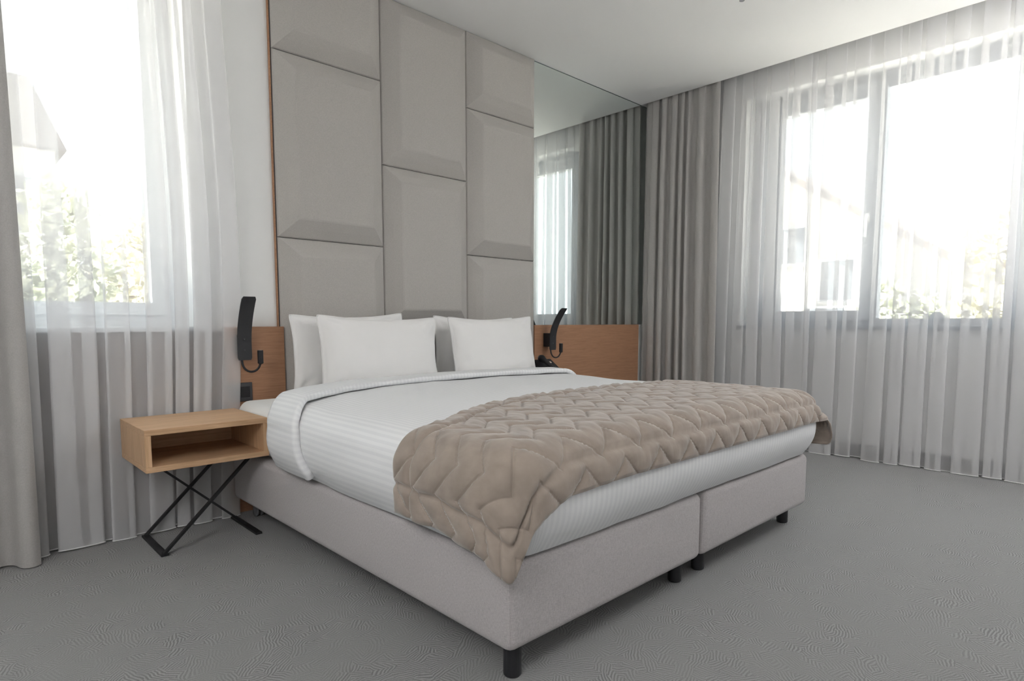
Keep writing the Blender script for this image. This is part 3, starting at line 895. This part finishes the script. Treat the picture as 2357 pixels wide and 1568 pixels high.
# ------------------------------------------------------------------ wall lamps
def make_lamp(label, x, yw, ztopv, bend=0.105):
    r = thing('wall_reading_lamp', (x, yw, ztopv - .29), label, 'wall lamp', 'black wall reading lamps beside the bed')
    # curved plate
    n = 26; zb = ztopv - 0.285
    V = []; F = []
    hw = 0.031
    for i in range(n):
        u = i / (n - 1)
        z = zb + 0.285 * u
        yc = yw - 0.062 - bend * max(0, u - 0.28) ** 1.8 / 0.72 ** 1.8
        dy = -0.0045
        c = hw - (0.006 * (1 - min(1, (1 - u) / 0.02)) if u > .98 else 0) - (0.004 if i == 0 else 0)
        V += [(x - c, yc, z), (x + c, yc, z), (x + c, yc - 0.006, z), (x - c, yc - 0.006, z)]
    for i in range(n - 1):
        for k in range(4):
            F.append([i * 4 + k, i * 4 + (k + 1) % 4, (i + 1) * 4 + (k + 1) % 4, (i + 1) * 4 + k])
    F += [[3, 2, 1, 0], [4 * n - 4 + k for k in range(4)]]
    p = obj('curved_plate', V, F, 'lampblack', r)
    for zz in (zb + .045, zb + .095):
        vv, ff = lathe_geo([(0.0045, 0.0), (0.0045, 0.003), (0.002, 0.0042)], (0, 0, 0), 12)
        yc = yw - 0.068 - bend * max(0, (zz - zb) / .285 - 0.28) ** 1.8 / 0.72 ** 1.8
        vv = [(x - .002 + a, yc - c_, zz + b_) for a, b_, c_ in vv]
        obj('screw', vv, ff, 'graphite', p, True)
    # light window on the wall side near the top
    vv, ff = lathe_geo([(0.011, 0), (0.011, .002)], (0, 0, 0), 18)
    vv = [(x + a, yw - 0.062 - bend * .753 - 7.73 * bend * b_ + .001 + c_, ztopv - .03 + b_) for a, b_, c_ in vv]
    obj('light_window', vv, ff, 'lens', p)
    box('mounting_block', x - .026, x + .026, yw - .060, yw, zb + .022, zb + .115, 'black', r, bev=.002)
    pts = []
    for i in range(15):
        a = math.pi * i / 14
        pts.append((x + .026 - .036 * math.cos(a), yw - .055 - .03 * (i / 14) , zb - .002 - 0.052 * math.sin(a) ** .8))
    pts[-1] = (pts[-1][0], pts[-1][1], zb - .004)
    pts = [(pts[0][0], pts[0][1], zb + .03)] + pts
    tube('gooseneck', pts, 0.0048, 'blackplastic', r, 10)
    e = pts[-1]
    ex = e[0]; ey = e[1]
    sp = obj('spot_head', *lathe_geo([(0.006, -.012), (0.0125, -.008), (0.0128, 0.05), (0.0115, 0.052)], (ex, ey, zb - .008), 20), 'blackplastic', r)
    obj('spot_lens', *lathe_geo([(0.0095, 0.0522), (0.0095, 0.0528)], (ex, ey, zb - .008), 20), 'lens', sp)
    return r
make_lamp('black curved wall reading lamp by the white wall above the oak nightstand', -0.074, -0.045, 1.005, 0.08)
make_lamp('black curved wall reading lamp in front of the mirror above the telephone', 2.005, -0.028, 0.985)

# ------------------------------------------------------------------ sockets
def socket(label, x0, x1, z0, z1, yw, gangs=2):
    r = thing('wall_socket', ((x0 + x1) / 2, yw, (z0 + z1) / 2), label, 'wall socket')
    box('cover_plate', x0, x1, yw - .008, yw, z0, z1, 'graphite', r, bev=.002)
    w = (x1 - x0 - .02) / gangs
    for k in range(gangs):
        cx = x0 + .01 + w * (k + .5); cz = (z0 + z1) / 2
        ins = box('insert', cx - w / 2 + .001, cx + w / 2 - .001, yw - .0095, yw - .007, z0 + .018, z1 - .018, 'blackplastic', r, bev=.001)
        vv, ff = lathe_geo([(0.019, 0.0), (0.021, 0.0), (0.021, 0.0022), (0.019, 0.0022)], (0, 0, 0), 24)
        obj('socket_ring', [(cx + a, yw - .0093 - c_, cz + b_) for a, b_, c_ in vv], ff, 'black', ins)
    return r
socket('black double power socket on the brown board above the oak nightstand', -0.135, -0.025, 0.525, 0.612, -0.045)
socket('dark power socket plate on the brown board behind the telephone', 1.945, 2.035, 0.52, 0.605, -0.028, 1)

# ------------------------------------------------------------------ telephone on the hidden nightstand
def telephone():
    x, y, z = 1.872, -0.20, 0.505
    r = thing('telephone', (x, y, z), 'black desk telephone with handset standing behind the pillows by the brown board', 'telephone')
    # wedge body rising to the wall
    V = [(x - .09, y - .08, z), (x + .075, y - .08, z), (x + .075, y + .09, z), (x - .09, y + .09, z),
         (x - .09, y - .08, z + .03), (x + .075, y - .08, z + .03), (x + .075, y + .075, z + .137), (x - .09, y + .075, z + .137)]
    F = [[3, 2, 1, 0], [4, 5, 6, 7], [0, 1, 5, 4], [1, 2, 6, 5], [2, 3, 7, 6], [3, 0, 4, 7]]
    body = obj('body', V, F, 'blackplastic', r)
    def onface(u, v, h):   # u across, v up the slope
        p0 = Vector((x, y - .08, z + .03)); d = Vector((0, .155, .107)).normalized(); nn = Vector((0, -d.z, d.y))
        return p0 + Vector((u, 0, 0)) + d * v + nn * h
    def slab(name, u0, u1, v0, v1, h0, h1, mat, parent):
        vv = [tuple(onface(u, v, h)) for h in (h0, h1) for u, v in ((u0, v0), (u1, v0), (u1, v1), (u0, v1))]
        return obj(name, vv, [[3, 2, 1, 0], [4, 5, 6, 7], [0, 1, 5, 4], [1, 2, 6, 5], [2, 3, 7, 6], [3, 0, 4, 7]], mat, parent)
    for i in range(4):
        for j in range(3):
            slab('key', -.005 + j * .022, .010 + j * .022, .03 + i * .022, .043 + i * .022, .0, .003, 'graphite', body)
    slab('label_strip', .0, .05, .145, .16, .0, .002, 'lens', body)
    # handset lying on the left of the body
    pts = [onface(-.055, v, .028 + .012 * math.sin(math.pi * (v + .01) / .19)) for v in np.linspace(-.01, .18, 14)]
    hs = obj('handset', *tube_geo(pts, [.016, .024, .024, .019, .016, .015, .015, .015, .015, .016, .019, .024, .024, .016], 14), 'blackplastic', r, True)
    # coiled cord
    cp = []
    for i in range(120):
        a = i / 119
        c = Vector((x - .10 - .03 * math.sin(a * math.pi), y - .07 + .10 * a, z + .010))
        cp.append(tuple(c + Vector((0.006 * math.cos(a * 90), 0, 0.006 * math.sin(a * 90)))))
    tube('cord', cp, .0018, 'blackplastic', r, 5)
telephone()

# ------------------------------------------------------------------ curtains
def fold_path(length, lam0, lam1, amp0, amp1, omega, seed, ppw=14):
    """plan path (along, across) of hanging folds; omega>0 makes the folds overlap like loops"""
    rr = random.Random(seed)
    out = []; a = 0.0
    while a < length:
        lam = rr.uniform(lam0, lam1); amp = rr.uniform(amp0, amp1); om = omega * rr.uniform(0.45, 1.4)
        for k in range(ppw):
            t = k / ppw
            out.append((a + lam * t, amp * math.sin(2 * math.pi * t) , -om * lam * math.sin(4 * math.pi * t), rr.random()))
        a += lam
    arr = np.array(out)
    # smooth amplitude steps
    for c in (1, 2):
        arr[1:-1, c] = (arr[:-2, c] + 2 * arr[1:-1, c] + arr[2:, c]) / 4
    return arr

def curtain(length, z0, z1, nz, path, seed, drift=0.012, gather=0.0, flare=0.0, hemwave=0.004):
    n = len(path)
    rows = []
    rr = random.Random(seed)
    p1, p2 = rr.uniform(0, 6), rr.uniform(0, 6)
    for j in range(nz):
        h = j / (nz - 1)          # 0 top, 1 bottom
        al = path[:, 0] + path[:, 2] * (0.80 + 0.20 * h)
        dr = drift * h * np.sin(path[:, 0] * 9 + p1) + drift * .6 * np.sin(path[:, 0] * 5 + h * 3 + p2)
        ac = path[:, 1] * (0.55 + 0.45 * smoothstep(0, .25, h)) * (1 + 0.15 * np.sin(path[:, 0] * 13 + h * 4))
        if gather:
            ac = ac + gather * (1 - smoothstep(0, .12, h)) * np.sin(path[:, 0] * 140)
        z = z1 + (z0 - z1) * h + (hemwave * np.sin(path[:, 0] * 17 + p1) if j == nz - 1 else 0)
        al = al + dr
        if flare:
            al = al + flare * h * (path[:, 0] / length)
        rows.append(np.column_stack([al, ac, np.full(n, 0.0) + z]))
    return np.array(rows)

def hang(name, G, origin, ax_along, ax_across, mat, label, cat, group=None, hem=False, header=False, thick=0.0):
    o3 = np.array(origin); A1 = np.array(ax_along); A2 = np.array(ax_across)
    W = o3 + G[:, :, 0:1] * A1 + G[:, :, 1:2] * A2 + G[:, :, 2:3] * np.array([0, 0, 1.0])
    mid = W.reshape(-1, 3).mean(0)
    r = thing(name, (float(mid[0]), float(mid[1]), float(W[:, :, 2].min())), label, cat, group)
    nr, nc = W.shape[:2]
    fb = grid_faces(nr, nc)
    obj('cloth', W.reshape(-1, 3), fb, mat, r, True)
    if hem:
        b = W[-1]
        obj('hem_thread', *tube_geo([tuple(p) for p in b], 0.0026, 5), 'hem', r, True)
    return r

# left sheer, in front of the left window
pl = fold_path(2.45, 0.06, 0.17, 0.016, 0.026, 0.33, 11, 26)
G = curtain(2.45, 0.006, H - 0.012, 26, pl, 3, 0.010)
G[:, :, 0] = G[:, :, 0] / pl[-1, 0] * 2.45
# right edge leans out a little towards the floor
G[:, :, 0] += (0.05 * smoothstep(0.0, 0.55, np.linspace(0, 1, 26)) - 0.04 * smoothstep(.6, 1, np.linspace(0, 1, 26)))[:, None] * smoothstep(1.7, 2.45, G[:, :, 0])
hang('sheer_curtain', G, (-2.572, -0.076, 0), (1, 0, 0), (0, 1, 0), 'sheer', 'white sheer curtain in soft folds behind the oak nightstand', 'sheer curtain', hem=True)
# left grey drape at the picture edge
pd = fold_path(0.42, 0.10, 0.16, 0.030, 0.045, 0.05, 23)
G = curtain(0.42, 0.008, H - 0.012, 22, pd, 5, 0.010)
hang('blackout_drape', G, (-1.30, -0.165, 0), (1, 0, 0), (0, 1, 0), 'drape', 'grey blackout drape hanging beside the sheer curtain by the oak nightstand', 'curtain')
# right sheer along the window wall
pr_ = fold_path(4.2, 0.05, 0.18, 0.018, 0.032, 0.32, 31, 26)
G = curtain(4.2, 0.006, H + 0.10, 26, pr_, 7, 0.012, gather=0.004)
hang('sheer_curtain', G, (XR + 0.118, -0.52, 0), (0, -1, 0), (1, 0, 0), 'sheer', 'wide white sheer curtain across the big window on the right', 'sheer curtain', hem=True)
# right grey drape gathered at the mirror
pd = fold_path(0.54, 0.040, 0.125, 0.018, 0.040, 0.13, 52, 18)
G = curtain(0.54, 0.008, H + 0.10, 30, pd, 9, 0.010, gather=0.006)
hang('blackout_drape', G, (XR + 0.034, -0.033, 0), (0, -1, 0), (1, 0, 0), 'drape', 'grey blackout drape gathered in pleats next to the wall mirror', 'curtain')

# curtain rails
o = box('curtain_rail', XR + .085, XR + .105, -4.8, -0.02, H + .115, H + .16, 'rail'); tag(o, 'slim white curtain rail in the ceiling pocket above the wide sheer', 'curtain rail')
o = box('curtain_rail', XR + .025, XR + .045, -4.8, -0.02, H + .115, H + .16, 'rail'); tag(o, 'slim white curtain rail in the ceiling pocket above the drape by the mirror', 'curtain rail')
o = box('curtain_rail', -2.2, -0.10, -0.125, -0.05, H - .012, H, 'rail', bev=.002); tag(o, 'flat white curtain rail under the ceiling above the left window', 'curtain rail')

# ------------------------------------------------------------------ drum-shaped fill lamps, added out of view to brighten the room
def fill_lamp(x, y, label, power):
    m, nt, N, L, b = new_mat('fill_light_diffuser')
    b.inputs['Base Color'].default_value = (0.9, 0.9, 0.9, 1)
    b.inputs['Emission Color'].default_value = (1.0, 0.985, 0.985, 1)
    b.inputs['Emission Strength'].default_value = power
    r = thing('added_fill_lamp', (x, y, H), label, 'ceiling lamp')
    obj('ceiling_rose', *lathe_geo([(0.06, -.025), (0.06, 0)], (x, y, H), 20), 'rail', r)
    obj('stem', *lathe_geo([(0.008, -.30), (0.008, -.02)], (x, y, H), 10), 'chrome', r)
    obj('fill_drum', *lathe_geo([(0.02, -.56), (0.30, -.56), (0.32, -.55), (0.33, -.53), (0.33, -.32), (0.32, -.30), (0.02, -.30)], (x, y, H), 32), m, r, False)
fill_lamp(-2.3, -2.9, 'added drum-shaped fill lamp hanging out of view near the blank left wall', 8.0)
fill_lamp(2.3, -3.25, 'added drum-shaped fill lamp hanging out of view near the far end of the wide sheer', 6.5)

# ------------------------------------------------------------------ sprinkler
def sprinkler(x, y):
    r = thing('fire_sprinkler', (x, y, H), 'small metal fire sprinkler head on the white ceiling', 'sprinkler')
    obj('escutcheon', *lathe_geo([(0.030, -.004), (0.032, -.001), (0.030, 0)], (x, y, H), 24), 'chrome', r)
    obj('body', *lathe_geo([(0.007, -.030), (0.010, -.02), (0.010, -.004)], (x, y, H), 16), 'chrome', r)
    obj('deflector', *lathe_geo([(0.013, -.044), (0.014, -.042), (0.013, -.041)], (x, y, H), 18), 'chrome', r)
    for s in (-1, 1):
        obj('yoke_arm', *tube_geo([(x + s * .008, y, H - .028), (x + s * .010, y, H - .036), (x + s * .003, y, H - .042)], .002, 6), 'chrome', r)
sprinkler(2.088, -1.348)

# ------------------------------------------------------------------ outside
GZ = -3.2
structure(box('ground', -150, 150, -150, 150, GZ - .2, GZ, 'terrace'))

def house(name, label, M4, w, d, h, roof_h, wins, wallm, roofm, over=0.5):
    """gabled house; local x = width (gable front faces local -y), ridge along y"""
    root = thing(name, tuple(M4.translation), label, 'building')
    T = lambda vs: [tuple(M4 @ Vector(p)) for p in vs]
    V = [(-w/2, 0, 0), (w/2, 0, 0), (w/2, d, 0), (-w/2, d, 0), (-w/2, 0, h), (w/2, 0, h), (w/2, d, h), (-w/2, d, h), (0, 0, h + roof_h), (0, d, h + roof_h)]
    F = [[0, 1, 5, 8, 4], [1, 2, 6, 5], [2, 3, 7, 9, 6], [3, 0, 4, 7]]
    obj('walls', T(V), F, wallm, root)
    t = 0.25
    for s in (-1, 1):
        sl = roof_h / (w / 2); ex = w / 2 + over; ez = h - over * sl
        P0 = [(0, -over, h + roof_h), (s * ex, -over, ez), (s * ex, d + over, ez), (0, d + over, h + roof_h)]
        V = P0 + [(a, b_, c + t) for a, b_, c in P0]
        F = [[0, 1, 2, 3], [4, 7, 6, 5], [0, 4, 5, 1], [1, 5, 6, 2], [2, 6, 7, 3], [3, 7, 4, 0]]
        obj('roof_slope', T(V), F, roofm, root)
    for (cx, cz, ww, hh) in wins:
        vv, ff = box_geo(cx - ww/2, cx + ww/2, -0.06, 0.02, cz - hh/2, cz + hh/2)
        fr_ = obj('window', T(vv), ff, 'frame_white', root)
        vv, ff = box_geo(cx - ww/2 + .08, cx + ww/2 - .08, -0.08, -0.05, cz - hh/2 + .08, cz + hh/2 - .08)
        obj('pane', T(vv), ff, 'house_glass', fr_)
    return root
# right: white gabled house across the street (gable faces the window)
Mr = Matrix.Translation((20, 7.4, GZ)) @ Matrix.Rotation(R(-90), 4, 'Z')
house('gabled_house', 'pale gabled house across the street seen through the wide sheer', Mr, 13.0, 10, 5.6, 4.2,
      [(-.6, 6.6, 1.3, 1.3), (1.6, 6.6, 1.3, 1.3), (3.2, 5.4, 1.1, 1.4), (.9, 4.4, 1.3, 1.4), (2.9, 3.9, 1.3, 1.4), (4.9, 4.0, 1.2, 1.4), (-1.2, 4.4, 1.3, 1.4)], 'render_wall', 'roof')
# left: house with a dark mansard storey
def mansard_house():
    r = thing('mansard_house', (-3, 18.5, GZ), 'house with dark steep mansard roof seen through the left sheer', 'building')
    box('walls', -7, 1.30, 15.3, 22, GZ, 4.95, 'render_wall', r)
    V = [(-7.2, 15.0, 4.9), (1.50, 15.0, 4.9), (1.50, 22.3, 4.9), (-7.2, 22.3, 4.9), (-6.6, 15.6, 6.6), (0.93, 15.6, 6.6), (0.93, 21.7, 6.6), (-6.6, 21.7, 6.6)]
    obj('mansard_roof', V, [[3, 2, 1, 0], [4, 5, 6, 7], [0, 1, 5, 4], [1, 2, 6, 5], [2, 3, 7, 6], [3, 0, 4, 7]], 'darkroof', r)
    for cx in (0.35, -2.2):
        for cz in (3.6, 0.8):
            w_ = box('window', cx - .55, cx + .55, 15.22, 15.32, cz - .7, cz + .7, 'frame_white', r)
            box('pane', cx - .47, cx + .47, 15.20, 15.24, cz - .62, cz + .62, 'house_glass', w_)
mansard_house()

def tree(label, x, y, h, crown_r, crown_z, n, leafm, seed, size=0.16):
    r = thing('tree', (x, y, GZ), label, 'tree')
    rr = np.random.default_rng(seed)
    segs = [tube_geo([(x, y, GZ), (x + .1, y, GZ + h * .4), (x - .05, y + .1, GZ + h * .8)], [.16, .11, .04], 8)]
    for k in range(9):
        a = rr.uniform(0, 6.28); z = GZ + h * rr.uniform(.35, .7)
        segs.append(tube_geo([(x, y, z), (x + math.cos(a) * crown_r * .4, y + math.sin(a) * crown_r * .4, z + .5), (x + math.cos(a) * crown_r * .75, y + math.sin(a) * crown_r * .75, z + 1.1)], [.05, .035, .012], 6))
    obj('trunk', *join(segs), 'bark', r)
    # leaves gathered in clumps
    nc = 46
    cl = rr.normal(size=(nc, 3)); cl /= np.linalg.norm(cl, axis=1)[:, None]
    cl *= (rr.uniform(.25, 1, nc) ** .5)[:, None]
    cl = cl * np.array([crown_r, crown_r, crown_z]) + np.array([x, y, GZ + h - crown_z])
    idx = rr.integers(0, nc, n)
    c = cl[idx] + rr.normal(size=(n, 3)) * crown_r * .17
    d1 = rr.normal(size=(n, 3)); d1 /= np.linalg.norm(d1, axis=1)[:, None]
    d2 = np.cross(d1, rr.normal(size=(n, 3))); d2 /= np.linalg.norm(d2, axis=1)[:, None]
    s = (size * rr.uniform(.6, 1.3, n))[:, None]
    V = np.stack([c - d1 * s, c + d2 * s * .5, c + d1 * s, c - d2 * s * .5], 1).reshape(-1, 3)
    F = np.arange(4 * n).reshape(-1, 4)
    o = obj('crown', V, F, leafm, r)
    o['kind'] = 'stuff'
    return r
tree('tall yellow green tree at the right edge outside the wide window', 15.5, -1.35, 8.2, 1.5, 3.4, 5200, 'leaf2', 5)
tree('lower green tree outside the wide window in front of the house', 17.5, 1.9, 4.9, 1.2, 1.4, 3800, 'leaf', 6)
tree('leafy green tree outside the left window below the dark roof', 0.55, 10.5, 6.4, 0.9, 1.8, 3600, 'leaf', 8, .12)
tree('wide light green tree outside the left window beside the white wall', 2.75, 13.5, 6.5, 1.2, 1.8, 3600, 'leaf2', 9, .12)
